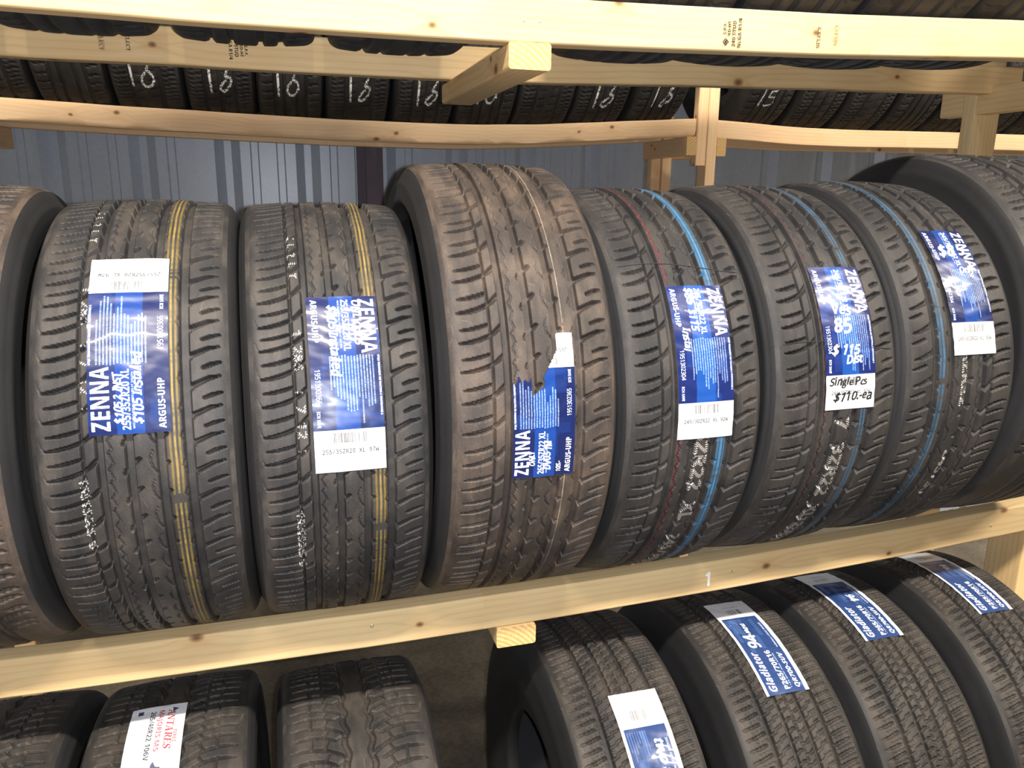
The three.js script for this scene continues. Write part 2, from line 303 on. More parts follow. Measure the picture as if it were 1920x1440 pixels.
// tire(): builds the shared geometries of one kind of tire
function tireGeometry(k) {
  const { R, W, TW, rim, pat, cols = 1.4, rows = 30, arc = [-70, 120], flip = false } = k;
  const half = TW / 2, ext = .006, N = Math.round(2 * Math.PI * R * 1000 / pat.pitch), seq = pitchSeq(N), hf = strokesHeight(pat), P = pat.pitch, TWm = TW * 1000;
  const sc = pat.width / TWm; // pattern drawn for its own width
  // lateral sample positions (mm from the left edge)
  let ts = []; for (let t = -ext * 1000; t < TWm + ext * 1000 - .01; t += cols) ts.push(t); ts.push(TWm + ext * 1000);
  for (const [a, b] of pat.grooves) for (const e of [a, b]) for (const o of [-1.1, -.1, .6]) { const q = (flip ? pat.width - e : e) / sc + o; if (q > 0 && q < TWm) ts.push(q); }
  ts.sort((a, b) => a - b); ts = ts.filter((t, i) => !i || t - ts[i - 1] > .3);
  const C = ts.length, cache = [];
  for (let j = 0; j < rows; j++) { const row = new Float32Array(C); for (let c = 0; c < C; c++) { let t = ts[c] * sc, s = j / rows * P; if (flip) { t = pat.width - t; s = P - s; } row[c] = hf(t, s) / 1000; } cache.push(row); }
  const th0 = -.6 * Math.PI, pos = [], uv = [], idx = []; let th = th0, nr = 0;
  const vA = (k.v0 ?? -70) * D2R, vB = 190 * D2R;
  const emit = (th, j) => { const row = cache[j]; for (let c = 0; c < C; c++) { const t = ts[c] / 1000 - half, r = R - crown(t, half) + row[c]; pos.push(t, r * Math.sin(th), r * Math.cos(th)); uv.push(ts[c] / TWm, (th - vA) / vB); } nr++; };
  for (let p = 0; p < N; p++) {
    let mid = (th + seq[p] / 2) / D2R; const inside = (x => x > arc[0] && x < arc[1])(mid > 250 ? mid - 360 : mid);
    const st = inside ? 1 : rows;
    for (let j = 0; j < rows; j += st) emit(th + seq[p] * j / rows, j);
    th += seq[p];
  }
  emit(th0 + 2 * Math.PI, 0);
  for (let i = 0; i < nr - 1; i++) for (let c = 0; c < C - 1; c++) { const a = i * C + c, b = a + C; idx.push(a, a + 1, b, a + 1, b + 1, b); }
  const tread = new THREE.BufferGeometry(); tread.setAttribute('position', new THREE.Float32BufferAttribute(pos, 3)); tread.setAttribute('uv', new THREE.Float32BufferAttribute(uv, 2)); tread.setIndex(idx); tread.computeVertexNormals();
  // sidewall profile from shoulder to bead, on the right side; the left one is its mirror
  const te = half + ext, re = R - crown(te, half), hw = W / 2, rb = rim;
  const wall = [], H = re - rb;
  const B = (p0, p1, p2, p3, n) => { for (let i = 0; i <= n; i++) { const f = i / n, g = 1 - f; wall.push([g * g * g * p0[0] + 3 * g * g * f * p1[0] + 3 * g * f * f * p2[0] + f * f * f * p3[0], g * g * g * p0[1] + 3 * g * g * f * p1[1] + 3 * g * f * f * p2[1] + f * f * f * p3[1]]); } };
  const step = Math.min(.003, hw - te);
  B([te, re], [te + .006, re - .008], [hw, re - H * .22], [hw, re - H * .5], 10);
  const mid2 = wall.length; B([hw, re - H * .5], [hw, re - H * .72], [hw - .012, rb + .03], [hw - .016, rb + .012], 8);
  wall.splice(mid2, 1);
  for (const o of [.22, .3, .58, .64]) { // raised rings of the mould
    const y = re - H * o; for (const p of wall) if (Math.abs(p[1] - y) < H * .03) p[0] += .0016;
  }
  wall.push([hw - .018, rb + .004], [hw - .026, rb], [hw - .042, rb + .001], [hw - .046, rb + .008]);
  const inn = wall.slice().reverse().slice(4).filter((_, i) => i % 3 === 0).map(([x, y]) => [Math.max(.02, x - .014), y - .001]);
  inn.push([te - .03, re - .022], [0, R - .022]);
  const lathe = (pr, sg, seg) => { // revolve about x
    const p = [], u = [], ix = [], n = pr.length;
    for (let i = 0; i <= seg; i++) { const a = i / seg * 2 * Math.PI; let L = 0; pr.forEach(([x, r], q) => { if (q) L += Math.hypot(x - pr[q - 1][0], r - pr[q - 1][1]); p.push(sg * x, r * Math.sin(a), r * Math.cos(a)); u.push(i / seg * 6, L / .3); }); }
    for (let i = 0; i < seg; i++) for (let q = 0; q < n - 1; q++) { const a = i * n + q, b = a + n; sg > 0 ? ix.push(a, a + 1, b, a + 1, b + 1, b) : ix.push(a, b, a + 1, a + 1, b, b + 1); }
    const g = new THREE.BufferGeometry(); g.setAttribute('position', new THREE.Float32BufferAttribute(p, 3)); g.setAttribute('uv', new THREE.Float32BufferAttribute(u, 2)); g.setIndex(ix); g.computeVertexNormals(); return g;
  };
  const full = [wall[wall.length - 1], ...inn];
  const mir = full.slice(0, -1).reverse().map(([x, y]) => [-x, y]);
  const sg = k.seg ?? 96;
  return { R, TW, half, tread, right: lathe(wall, 1, sg), left: lathe(wall, -1, sg), liner: lathe([...full, ...mir], 1, Math.min(sg, 40)) };
}
// the sporty asymmetric tread of the new low-profile tires
const wob = (a, w) => a.map(p => p);
const sport = pitch => ({ pitch, width: 225, edge: .55, grooves: [[50, 52.6, 6.5], [67, 76, 8.5], [101, 111, 8.5], [138, 148, 8.5], [171.5, 182.5, 8.5]], strokes: [
  { pts: [[9, 3], [22, 4], [36, 7], [50, 12]], w: [1.6, 4, 4.4, 4], d: 8 }, { pts: [[50, 12], [58, 17], [67, 25]], w: [4, 4.2, 5], d: 8 },
  { pts: [[9, 3], [5, 9], [4, 16]], w: [1.4, 1.2, .8], d: 1.2 },
  { pts: [[11, 21], [24, 22], [37, 24.5], [49, 28]], w: [1.4, 3.5, 3.8, 2.6], d: 7.5 },
  { pts: [[85, 2], [80.5, 13], [86, 21], [81, 33], [85, 2 + pitch]], w: [1.5], d: 4 },
  { pts: [[98.5, 6], [101.5, 11]], w: [3.4, 5], d: 8 }, { pts: [[111, 20], [117.5, 25]], w: [5.4, 3], d: 8 },
  { pts: [[138, 4], [131, 14], [129, 24], [133, 34]], w: [1.7, 1.6, 1.4, .9], d: 4 },
  { pts: [[146.5, 14], [151, 18]], w: [4.6, 3.2], d: 8 },
  { pts: [[172, 4], [168, 12], [171.8, 22]], w: [1.5], d: 4 }, { pts: [[167.8, 12], [168.6, 13]], w: [2.4], d: 3 },
  { pts: [[182, 2], [192, 6], [205, 11.5], [219, 14]], w: [6, 5.2, 4, 1.4], d: 8 }, { pts: [[182, 0], [184.5, 4]], w: [6, 5], d: 6 },
  { pts: [[198, 24], [209, 28], [221, 30.5]], w: [3, 3.8, 1.5], d: 7.5 },
] });
// ribbed highway tread of the light-truck tires
const highway = { pitch: 34, width: 214, edge: .6, grooves: [[46, 55, 8.5], [83, 90, 8], [124, 131, 8], [159, 168, 8.5]], strokes: [
  { pts: [[6, 2], [24, 5], [42, 10]], w: [1.2, 3.4, 4.4], d: 6 }, { pts: [[18, 11], [46, 17]], w: [1.1, 1.4], d: 3 }, { pts: [[6, 19], [24, 22], [38, 25]], w: [1.2, 3.2, 3.6], d: 6 }, { pts: [[20, 28], [46, 33]], w: [1.1, 1.4], d: 3 },
  { pts: [[55, 4], [66, 8], [66, 12], [83, 18]], w: [3.4, 2.2, 1.8, 1.8], d: 6 }, { pts: [[55, 14], [64, 17], [64, 21]], w: [1.4], d: 4 }, { pts: [[55, 22], [70, 27], [70, 30], [83, 34]], w: [1.8, 1.8, 2, 2.6], d: 5 },
  { pts: [[90, 3], [98, 8], [107, 8]], w: [3, 2.6, 2.4], d: 6 }, { pts: [[107, 8], [106, 17], [108, 25], [107, 42]], w: [2.6], d: 6 }, { pts: [[107, 17], [116, 17], [124, 22]], w: [2.4, 2.6, 3], d: 6 }, { pts: [[90, 20], [98, 25], [107, 25]], w: [3, 2.6, 2.4], d: 6 }, { pts: [[107, 34], [116, 34], [124, 39]], w: [2.4, 2.6, 3], d: 6 },
  { pts: [[131, 0], [144, 6], [144, 10], [159, 14]], w: [2.4, 2, 1.8, 3.2], d: 6 }, { pts: [[146, 18], [146, 22], [159, 25]], w: [1.4], d: 4 }, { pts: [[131, 17], [142, 22], [142, 26], [159, 31]], w: [2.4, 1.8, 1.8, 2], d: 5 },
  { pts: [[171, 4], [188, 8], [208, 11]], w: [4.2, 2.6, 1.2], d: 6 }, { pts: [[168, 12], [206, 19]], w: [1.3], d: 3 }, { pts: [[172, 21], [190, 25], [208, 28]], w: [3.8, 2.6, 1.2], d: 6 }, { pts: [[168, 29], [206, 36]], w: [1.3], d: 3 },
] };
// directional tread with a plain middle rib between two wavy grooves
const mir = (pts, W) => pts.map(([t, s]) => [W - t, s]);
const vee = (() => {
  const W = 226, P = 46, L = [{ pts: [[9, 30], [34, 31], [60, 26], [84, 12], [93, 3]], w: [2, 4.4, 5, 5, 4.6], d: 8 }, { pts: [[12, 7], [36, 9], [58, 5], [76, -5]], w: [2, 4, 4.4, 3], d: 8 },
    { pts: [[38, 31], [39, 53]], w: [2], d: 5 }, { pts: [[58, 5], [68, 23]], w: [2.6], d: 6 }, { pts: [[58, 27], [66, 45]], w: [2.4], d: 6 }, { pts: [[76, -5], [93, 4]], w: [1.8], d: 4 }];
  return { pitch: P, width: W, edge: .6, grooves: [], wavy: [{ t: 93, amp: 2.6, ph: 0, w: 8, d: 7.5 }, { t: 133, amp: -2.6, ph: 0, w: 8, d: 7.5 }], strokes: [...L, ...L.map(p => ({ ...p, pts: mir(p.pts, W) }))] };
})();
// worn treads of the used tires
const worn = (g, slit, d = 6) => ({ pitch: 32, width: 170, edge: 1.5, grooves: g, strokes: slit ? [
  { pts: [[4, 4], [20, 6], [36, 11]], w: [2, 3.2, 3.2], d }, { pts: [[134, 2], [150, 7], [166, 9]], w: [3.2, 3.2, 2], d }, ...(slit > 1 ? [{ pts: [[4, 20], [20, 22], [36, 27]], w: [2], d: 4 }, { pts: [[134, 18], [150, 23], [166, 25]], w: [2], d: 4 }, { pts: [[52, 8], [76, 16]], w: [2.2], d: 4 }, { pts: [[94, 20], [118, 28]], w: [2.2], d: 4 }] : [])] : [] });
const wornA = worn([[38, 46, 7], [80, 90, 7], [124, 132, 7]], 2), wornB = worn([[34, 43, 7], [62, 70, 7], [100, 108, 7], [127, 136, 7]], 1), wornC = worn([[40, 52, 6], [118, 130, 6]], 2);

// colour of the rubber along the tread: 512 x 2048, u across, v over 190 degrees
const DARK = [45, 44, 44];
function treadMap(sd, base, dust, o = {}) {
  const W = o.w ?? 512, H = o.h ?? 2048;
  const [c, g] = pixels(W, H, (x, y) => {
    const u = x / W * 9, v = y / H * 46;
    const a = fbm(u * .8 + sd, v * .5), b = noise(x * 512 / W / 1.7 + sd * 5, y * 2048 / H / 2.4), s = fbm(u * 2.3 + 40, v * .18 + sd), d = clamp((a * 1.3 + s * .6 - .72) * 2, 0, 1) * (o.dust ?? .5);
    const n = 1 + (b - .5) * .22 + (a - .5) * .3;
    return base.map((q, k) => clamp((q + (dust[k] - q) * d) * n, 0, 255));
  });
  // y of the canvas runs down; v runs up the tread with theta, flipY puts canvas top at v = 1
  for (const st of o.stripes ?? []) {
    for (let y = 0; y < H; y += 3) {
      const k = noise(y / 34 + st.t, sd) * .45 + noise(y / 5 + st.t * 3, sd + 9) * .35 + .3; if (k < .42) continue;
      g.globalAlpha = clamp(k * (st.a ?? 1), 0, 1); g.fillStyle = st.c; const j = (noise(y / 60, st.t) - .5) * 2.4; g.fillRect(st.t * W + j - st.w * W / 2, y, st.w * W, 3.4);
    }
  }
  g.globalAlpha = 1;
  for (const tx of o.dots ?? []) {
    g.save(); g.translate(tx.t * W, tx.v * H); g.rotate(tx.rot ?? Math.PI / 2); g.font = `bold ${tx.px}px monospace`; g.strokeStyle = tx.c ?? 'rgba(225,222,214,.85)'; g.lineWidth = tx.lw ?? 2.2; g.setLineDash([2.2, 4.2]); g.strokeText(tx.s, 0, 0); g.restore();
  }
  for (const f of o.chalk ?? []) { // chalk strokes, in tread units
    g.strokeStyle = '#efede6'; g.lineCap = 'round'; g.lineJoin = 'round'; g.lineWidth = (f.w ?? .03) * W; g.globalAlpha = .95; g.beginPath(); f.p.forEach(([x, y], i) => i ? g.lineTo(x * W, y * H) : g.moveTo(x * W, y * H)); g.stroke(); g.globalAlpha = 1;
    g.fillStyle = `rgb(${base.join(',')})`; for (let i = 0; i < 500; i++) { const q = f.p[i % f.p.length]; g.fillRect(q[0] * W + (hash(i, 1) - .5) * 60, q[1] * H + (hash(i, 2) - .5) * 60, 3, 2); }
  }
  for (let i = 0; i < (o.scratch ?? 30); i++) { g.globalAlpha = .25 + .3 * hash(i, sd); g.strokeStyle = '#a79f94'; g.lineWidth = 1; const x = hash(i, sd + 1) * W, y = hash(i, sd + 2) * H; g.beginPath(); g.moveTo(x, y); g.lineTo(x + (hash(i, sd + 3) - .5) * 40, y + (hash(i, sd + 4) - .5) * 60); g.stroke(); }
  g.globalAlpha = 1;
  return new THREE.MeshPhysicalMaterial({ map: texOf(c), roughness: o.rough ?? .58, specularIntensity: .6 });
}
const GOLD = '#6e5c2e', BROWN = [74, 67, 60];
const goldStripes = [.688, .714, .739].map((t, i) => ({ t, w: .0125, c: i === 1 ? '#85713c' : GOLD, a: 1.2 }));
const mapGold = treadMap(2, DARK, BROWN, { stripes: goldStripes, dust: .55, dots: [{ t: .235, v: .25, px: 30, s: 'T L 2 L T' }, { t: .235, v: .40, px: 34, s: '1 285  : 7 12 :' }, { t: .2, v: .62, px: 30, s: '19513003 6' }] });
const mapBrown = treadMap(5, [58, 52, 48], [84, 72, 62], { dust: .75, scratch: 70, stripes: [{ t: .69, w: .006, c: '#b8a890', a: .7 }] });
const mapRedBlue = treadMap(8, DARK, BROWN, { dust: .4, stripes: [{ t: .365, w: .016, c: '#5c2026', a: 1.3 }, { t: .68, w: .02, c: '#2f5878', a: 1.4 }, { t: .705, w: .02, c: '#416f92', a: 1.4 }, { t: .728, w: .014, c: '#2f5878', a: 1.3 }], dots: [{ t: .50, v: .63, px: 64, lw: 3, s: '6ZR22 XL' }, { t: .50, v: .81, px: 56, lw: 3, s: '245/30ZR' }] });
const mapRedBlue2 = treadMap(13, DARK, BROWN, { dust: .35, stripes: [{ t: .365, w: .016, c: '#43201f', a: .9 }, { t: .70, w: .022, c: '#33506a', a: 1.1 }, { t: .728, w: .016, c: '#3a5a76', a: 1 }], dots: [{ t: .50, v: .60, px: 64, lw: 3, s: '7 3ZR22 XL' }, { t: .5, v: .78, px: 54, lw: 3, s: '12ZR24' }] });
const mapBlueLeft = treadMap(17, DARK, BROWN, { dust: .35, stripes: [{ t: .255, w: .022, c: '#2c4c66', a: 1.1 }, { t: .285, w: .02, c: '#3a5c78', a: 1.1 }], dots: [{ t: .46, v: .55, px: 56, lw: 3, s: 'HZR22' }, { t: .46, v: .70, px: 54, lw: 3, s: '245/30' }] });
const mapPlain = treadMap(21, DARK, BROWN, { dust: .4 }), mapLow = treadMap(25, [42, 40, 38], [68, 61, 54], { dust: .6 });
const sideMat = new THREE.MeshStandardMaterial({ color: new THREE.Color(.018, .018, .019), roughness: .62, map: texOf(pixels(256, 256, (x, y) => { const v = 226 + 40 * (fbm(x / 40, y / 40) - .5) + 20 * (noise(x / 2, y / 2) - .5); return [v, v, v]; })[0]) });
const linerMat = new THREE.MeshStandardMaterial({ color: new THREE.Color(.018, .018, .018), roughness: .8 });
function chalk16(x, v, k) { // "16" hand written, about 0.4 of the tread wide
  const S = .043, six = []; for (let i = 0; i <= 14; i++) { const a = i / 14; six.push(i < 6 ? [x + .36 - .12 * a * 2.3, v - S * 1.1 + S * 2.4 * a] : [x + .26 + .10 * Math.sin((a - .4) * 9.6 + k), v + S * .45 - S * .55 * Math.cos((a - .4) * 9.6)]); }
  return [{ p: [[x, v - S], [x + .01, v + S]], w: .042 }, { p: six, w: .036 }];
}
const usedBase = [40, 39, 38];
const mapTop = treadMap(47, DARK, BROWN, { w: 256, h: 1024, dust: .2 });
const usedMaps = [
  treadMap(31, usedBase, [66, 60, 54], { w: 256, h: 1024, dust: .4, chalk: chalk16(.28, .815, .2), rough: .7, scratch: 60 }),
  treadMap(37, usedBase, [66, 60, 54], { w: 256, h: 1024, dust: .3, chalk: chalk16(.34, .83, .8), rough: .7 }),
  treadMap(41, usedBase, [66, 60, 54], { w: 256, h: 1024, dust: .3, rough: .7, scratch: 90 }),
  treadMap(43, usedBase, [66, 60, 54], { w: 256, h: 1024, dust: .3, chalk: [{ p: [[.3, .80], [.28, .86]], w: .03 }, { p: [[.62, .80], [.44, .805], [.43, .825], [.58, .825], [.62, .85], [.42, .86]], w: .026 }], rough: .7 }),
];

// paper labels stuck on the tread: w x l metres, seen upright as in the canvas
function labelGeo(G, tc, w, thA, thB, wr, tear) { // thA top angle, thB bottom angle (degrees)
  const nu = tear ? 60 : 22, nv = tear ? 130 : 84, pos = [], uv = [], idx = [];
  for (let j = 0; j <= nv; j++) for (let i = 0; i <= nu; i++) {
    const u = i / nu, v = j / nv, t = tc + (u - .5) * w, th = (thB + (thA - thB) * v) * D2R;
    const wk = (fbm(u * 3.1 + wr * 9, v * 13 + wr * 5) - .5) * .0028 * (1.2 - .5 * Math.abs(u - .5)) + .0006 * Math.sin(v * 50 + 7 * noise(u * 3, v * 6 + wr));
    const r = G.R - crown(t, G.half) + .0016 + wk * .5; pos.push(t, r * Math.sin(th), r * Math.cos(th)); uv.push(u, v);
  }
  for (let j = 0; j < nv; j++) for (let i = 0; i < nu; i++) { if (tear && tear((i + .5) / nu, 1 - (j + .5) / nv)) continue; const a = j * (nu + 1) + i, b = a + nu + 1; idx.push(a, a + 1, b, a + 1, b + 1, b); }
  const g = new THREE.BufferGeometry(); g.setAttribute('position', new THREE.Float32BufferAttribute(pos, 3)); g.setAttribute('uv', new THREE.Float32BufferAttribute(uv, 2)); g.setIndex(idx); g.computeVertexNormals(); return g;
}
function vtext(g, s, x, y, font, col, a = Math.PI / 2, maxw) { g.save(); g.translate(x, y); g.rotate(a); g.font = font; g.fillStyle = col; if (maxw) g.scale(maxw / g.measureText(s).width, 1); g.fillText(s, 0, 0); g.restore(); }
function hand(g, s, x, y, px, col = '#fdfdfd', a = Math.PI / 2) { // marker-pen writing, letter by letter
  g.save(); g.translate(x, y); g.rotate(a); g.fillStyle = g.strokeStyle = col; g.lineWidth = px * .07; g.lineJoin = 'round'; let q = 0; [...s].forEach((ch, i) => { g.save(); g.translate(q, (hash(i, s.length) - .5) * px * .2); g.rotate((hash(i, s.length + 3) - .6) * .3); g.font = `italic ${px * (.9 + .3 * hash(i, 8))}px sans-serif`; g.fillText(ch, 0, 0); g.strokeText(ch, 0, 0); q += g.measureText(ch).width * .98; g.restore(); }); g.restore();
}
function barcode(g, x, y, w, h, sd) { g.fillStyle = '#3c3c3e'; let q = x; let i = 0; while (q < x + w) { const b = 2 + hash(i, sd) * 5; if (hash(i, sd + 1) > .35) g.fillRect(q, y, b * .6, h); q += b; i++; } }
// dark blue label: wordmark down the right, size in the middle, model down the left, fine print, white tab
function blueLabel(o) {
  const W = 512, H = 1344, [c, g] = canvas(W, H), tab = H * (o.tab ?? .765);
  const blue = o.blue ?? '#141f4c', mid = o.mid ?? '#173a7e';
  g.fillStyle = blue; g.fillRect(0, 0, W, H); g.fillStyle = mid; g.fillRect(W * .32, 0, W * .34, tab); g.fillRect(0, tab * .45, W, tab * .55 * .0);
  g.fillStyle = mid; for (let i = 0; i < 10; i++) { g.globalAlpha = .35; g.fillRect(hash(i, o.sd) * W, hash(i, o.sd + 1) * tab, 60 + 120 * hash(i, 3), 90 + 180 * hash(i, 4)); } g.globalAlpha = 1;
  vtext(g, 'ZENNA', W * .735, 24, 'bold 164px sans-serif', '#fff', Math.PI / 2, tab * .43);
  g.fillStyle = blue; for (let i = 0; i < 9; i++) g.fillRect(W * .735, 40 + i * tab * .047, 110, 4);
  vtext(g, o.size, W * .49, 26, 'bold 74px sans-serif', '#f4f4f8', Math.PI / 2, tab * .41);
  vtext(g, 'MAX LOAD 730 KG (1609 LBS) AT 340 KPA', W * .44, 34, '20px sans-serif', '#c8d4ee', Math.PI / 2, tab * .38);
  vtext(g, 'ARGUS-UHP', W * .06, 26, 'bold 62px sans-serif', '#fff', Math.PI / 2, tab * .34);
  vtext(g, o.num, W * .06, tab * .56, '52px sans-serif', '#f0f2f8', Math.PI / 2, tab * .25); vtext(g, 'ECH SAVE', W * .06, tab * .86, 'bold 34px sans-serif', '#dfe6f4', Math.PI / 2, tab * .12);
  g.fillStyle = '#9fb8e4'; // bundles of fine print
  for (let k = 0; k < 15; k++) { const x = W * (.27 + k * .043), top = tab * (.46 + .02 * hash(k, 2)), len = tab * (.30 + .22 * hash(k, o.sd + 5)) * (k < 5 ? .72 : 1); for (let y = top; y < Math.min(top + len, tab * .97); y += 9) { g.globalAlpha = .55 + .4 * hash(k, y | 0); g.fillRect(x, y, 11, 6.5); } }
  g.globalAlpha = 1; vtext(g, 'UTQG TREADWEAR 380 TRACTION A TEMPERATURE A', W * .955, tab * .47, 'bold 22px sans-serif', '#e8eefc', Math.PI / 2, tab * .44);
  g.fillStyle = '#d2d2d2'; g.fillRect(0, tab, W, H - tab); g.fillStyle = '#9a9a9a'; g.fillRect(0, tab, W, 2);
  barcode(g, W * .27, tab + 22, W * .46, (H - tab) * .24, o.sd);
  vtext(g, o.tabText, W * .10, tab + (H - tab) * .56, 'bold 46px monospace', '#26272b', 0, W * .8); vtext(g, 'MADE TO DOT STANDARD', W * .28, tab + (H - tab) * .72, '18px sans-serif', '#b8b8b8', 0);
  for (const q of o.hand ?? []) hand(g, ...q);
  if (o.turn) { const [c2, g2] = canvas(W, H); g2.translate(W, H); g2.rotate(Math.PI); g2.drawImage(c, 0, 0); return c2; }
  return c;
}
const labelMat = (c, rough = .34) => new THREE.MeshPhysicalMaterial({ map: texOf(c), roughness: rough, specularIntensity: .6, clearcoat: .3, clearcoatRoughness: .08, side: THREE.DoubleSide });
function gladLabel(o) { // white edged blue label of the light-truck tires, read upwards, white tab on top
  const W = 512, H = 1280, [c, g] = canvas(W, H), tab = H * .25;
  g.fillStyle = '#e9e9ea'; g.fillRect(0, 0, W, H); g.fillStyle = '#2a3f6c'; g.fillRect(30, tab, W - 78, H - tab - 0);
  for (let i = 0; i < 16; i++) { g.globalAlpha = .35; g.fillStyle = i % 2 ? '#56709e' : '#1d3058'; g.fillRect(40 + hash(i, o.sd) * 330, tab + hash(i, o.sd + 1) * 300, 50, 120 + 160 * hash(i, 9)); } g.globalAlpha = 1;
  g.fillStyle = '#7f97c6'; for (let k = 0; k < 8; k++) for (let y = tab + 30; y < tab + 60 + 240 * hash(k, o.sd); y += 9) { g.globalAlpha = .6; g.fillRect(50 + k * 26, y, 10, 6); } g.globalAlpha = 1;
  vtext(g, 'Gladiator', 150, H - 20, 'bold italic 116px sans-serif', '#fff', -Math.PI / 2, H * .34); vtext(g, 'P265/70R16', 300, H - 30, 'bold 84px sans-serif', '#fff', -Math.PI / 2, H * .34); vtext(g, '112S MUD AND SNOW', 330, H - 40, '22px sans-serif', '#c8d4ee', -Math.PI / 2, H * .3);
  vtext(g, 'QR700-SUV', 424, H - 30, 'bold italic 70px sans-serif', '#f4f4f4', -Math.PI / 2, H * .3); vtext(g, 'tubeless LOAD RANGE', 440, H * .62, '30px sans-serif', '#e0e4ee', -Math.PI / 2, H * .28);
  barcode(g, 150, 170, 200, 90, o.sd); vtext(g, 'P265/70R16', 170, 130, '38px monospace', '#7a7a7a', 0, 210);
  for (const q of o.hand ?? []) hand(g, ...q);
  return c;
}
function antLabel() {
  const W = 512, H = 1100, [c, g] = canvas(W, H); g.fillStyle = '#f2f2f3'; g.fillRect(0, 0, W, H);
  vtext(g, 'ANTARES', 345, 60, 'bold italic 96px serif', '#b03038', Math.PI / 2, 420); vtext(g, 'TIRES', 420, 300, 'bold italic 48px sans-serif', '#b03038', Math.PI / 2); vtext(g, 'MAJORIS M5', 262, 55, 'bold 64px sans-serif', '#c25660', Math.PI / 2, 440); vtext(g, '265/40R22 106V', 182, 60, 'bold 66px sans-serif', '#33343a', Math.PI / 2, 500);
  g.fillStyle = '#44506a'; g.beginPath(); g.moveTo(380, 40); g.lineTo(440, 60); g.lineTo(390, 100); g.fill(); g.fillRect(60, 40, 50, 46); vtext(g, 'MUD SNOW TUBELESS', 90, 240, '30px sans-serif', '#777', Math.PI / 2, 420);
  g.fillStyle = '#556'; g.beginPath(); g.arc(300, 620, 46, .2, 4.2); g.lineTo(300, 620); g.fill(); vtext(g, 'N', 300, 700, 'bold 60px serif', '#445', Math.PI / 2);
  return c;
}

const KIND = {
  r20: tireGeometry({ R: .34325, W: .249, TW: .218, rim: .250, pat: sport(36.8), cols: 1.4, rows: 30, arc: [-56, 106] }),
  r22w: tireGeometry({ R: .374, W: .262, TW: .225, rim: .276, pat: sport(42), cols: 1.6, rows: 28, arc: [-50, 108] }),
  r22: tireGeometry({ R: .353, W: .240, TW: .212, rim: .276, pat: sport(43), cols: 1.7, rows: 26, arc: [-50, 112] }),
  r22f: tireGeometry({ R: .353, W: .240, TW: .212, rim: .276, pat: sport(43), cols: 1.8, rows: 24, arc: [-45, 112], flip: true }),
  end: tireGeometry({ R: .351, W: .255, TW: .22, rim: .25, pat: sport(40), cols: 3, rows: 15, arc: [-40, 110] }),
  big: tireGeometry({ R: .373, W: .262, TW: .232, rim: .25, pat: sport(42), cols: 2.5, rows: 18, arc: [-25, 115] }),
  truck: tireGeometry({ R: .389, W: .256, TW: .216, rim: .202, pat: highway, cols: 2, rows: 20, arc: [24, 106] }),
  vee: tireGeometry({ R: .3855, W: .268, TW: .236, rim: .276, pat: vee, cols: 1.8, rows: 26, arc: [50, 122] }),
  usedA: tireGeometry({ R: .332, W: .2, TW: .17, rim: .2, pat: wornA, cols: 6, rows: 8, arc: [-75, 10], v0: -75, seg: 48 }),
  usedB: tireGeometry({ R: .332, W: .2, TW: .17, rim: .2, pat: wornB, cols: 6, rows: 8, arc: [-75, 10], v0: -75, seg: 48 }),
  usedC: tireGeometry({ R: .332, W: .2, TW: .17, rim: .2, pat: wornC, cols: 6, rows: 8, arc: [-75, 10], v0: -75, seg: 48 }),
  top: tireGeometry({ R: .38, W: .226, TW: .2, rim: .21, pat: { ...wornB, width: 170 }, cols: 5, rows: 8, arc: [-107, 0], seg: 56 }),
};
function tire(kind, mat, x, yc, zc, label, group, o = {}) {
  const G = KIND[kind], t = thing(o.name ?? 'tire', label, 'tire', [x, yc - G.R, zc], group);
  t.rotation.set(0, o.yaw ?? 0, o.roll ?? 0);
  const put = (n, g, m) => { const q = mesh(n, g, m, t); q.position.y = G.R; return q; };
  const tr = put('tread', G.tread, mat); put('sidewall', G.left, sideMat); put('sidewall', G.right, sideMat); put('inner_liner', G.liner, linerMat);
  if (o.spin) for (const c of t.children) c.rotation.x = o.spin;
  if (o.paper) { const p = o.paper; const l = put('paper_label', labelGeo(G, p.t ?? 0, p.w ?? .093, p.a, p.b, p.wr ?? 1, p.tear), p.m); l.userData.label = p.label; }
  if (o.thread) { const g = new THREE.TubeGeometry(new THREE.CatmullRomCurve3(Array.from({ length: 14 }, (_, i) => { const u = i / 13, q = (u - .5) * G.TW * 1.08, a = (o.thread + 2.5 * Math.sin(u * 5) * .4 - u * 1.2) * D2R, r = G.R - crown(q, G.half) + .0006; return new THREE.Vector3(q, r * Math.sin(a), r * Math.cos(a)); })), 40, .0007, 5); const l = put('rubber_thread', g, linerMat); l.userData.label = 'thin black rubber thread'; }
  return t;
}
const lift = x => Math.abs(2 * SM * (x - 1.126) / 1.69) * .112;
const midC = (x, R) => midTop(x) + lift(x) + Math.sqrt(R * R - GAP * GAP), midZ = -TH - GAP;
const row = 'new tires on the middle shelf';
const S105 = [['$105', 190, 60, 66], ['Installed', 190, 300, 74], ['ONE', 300, 60, 60]];
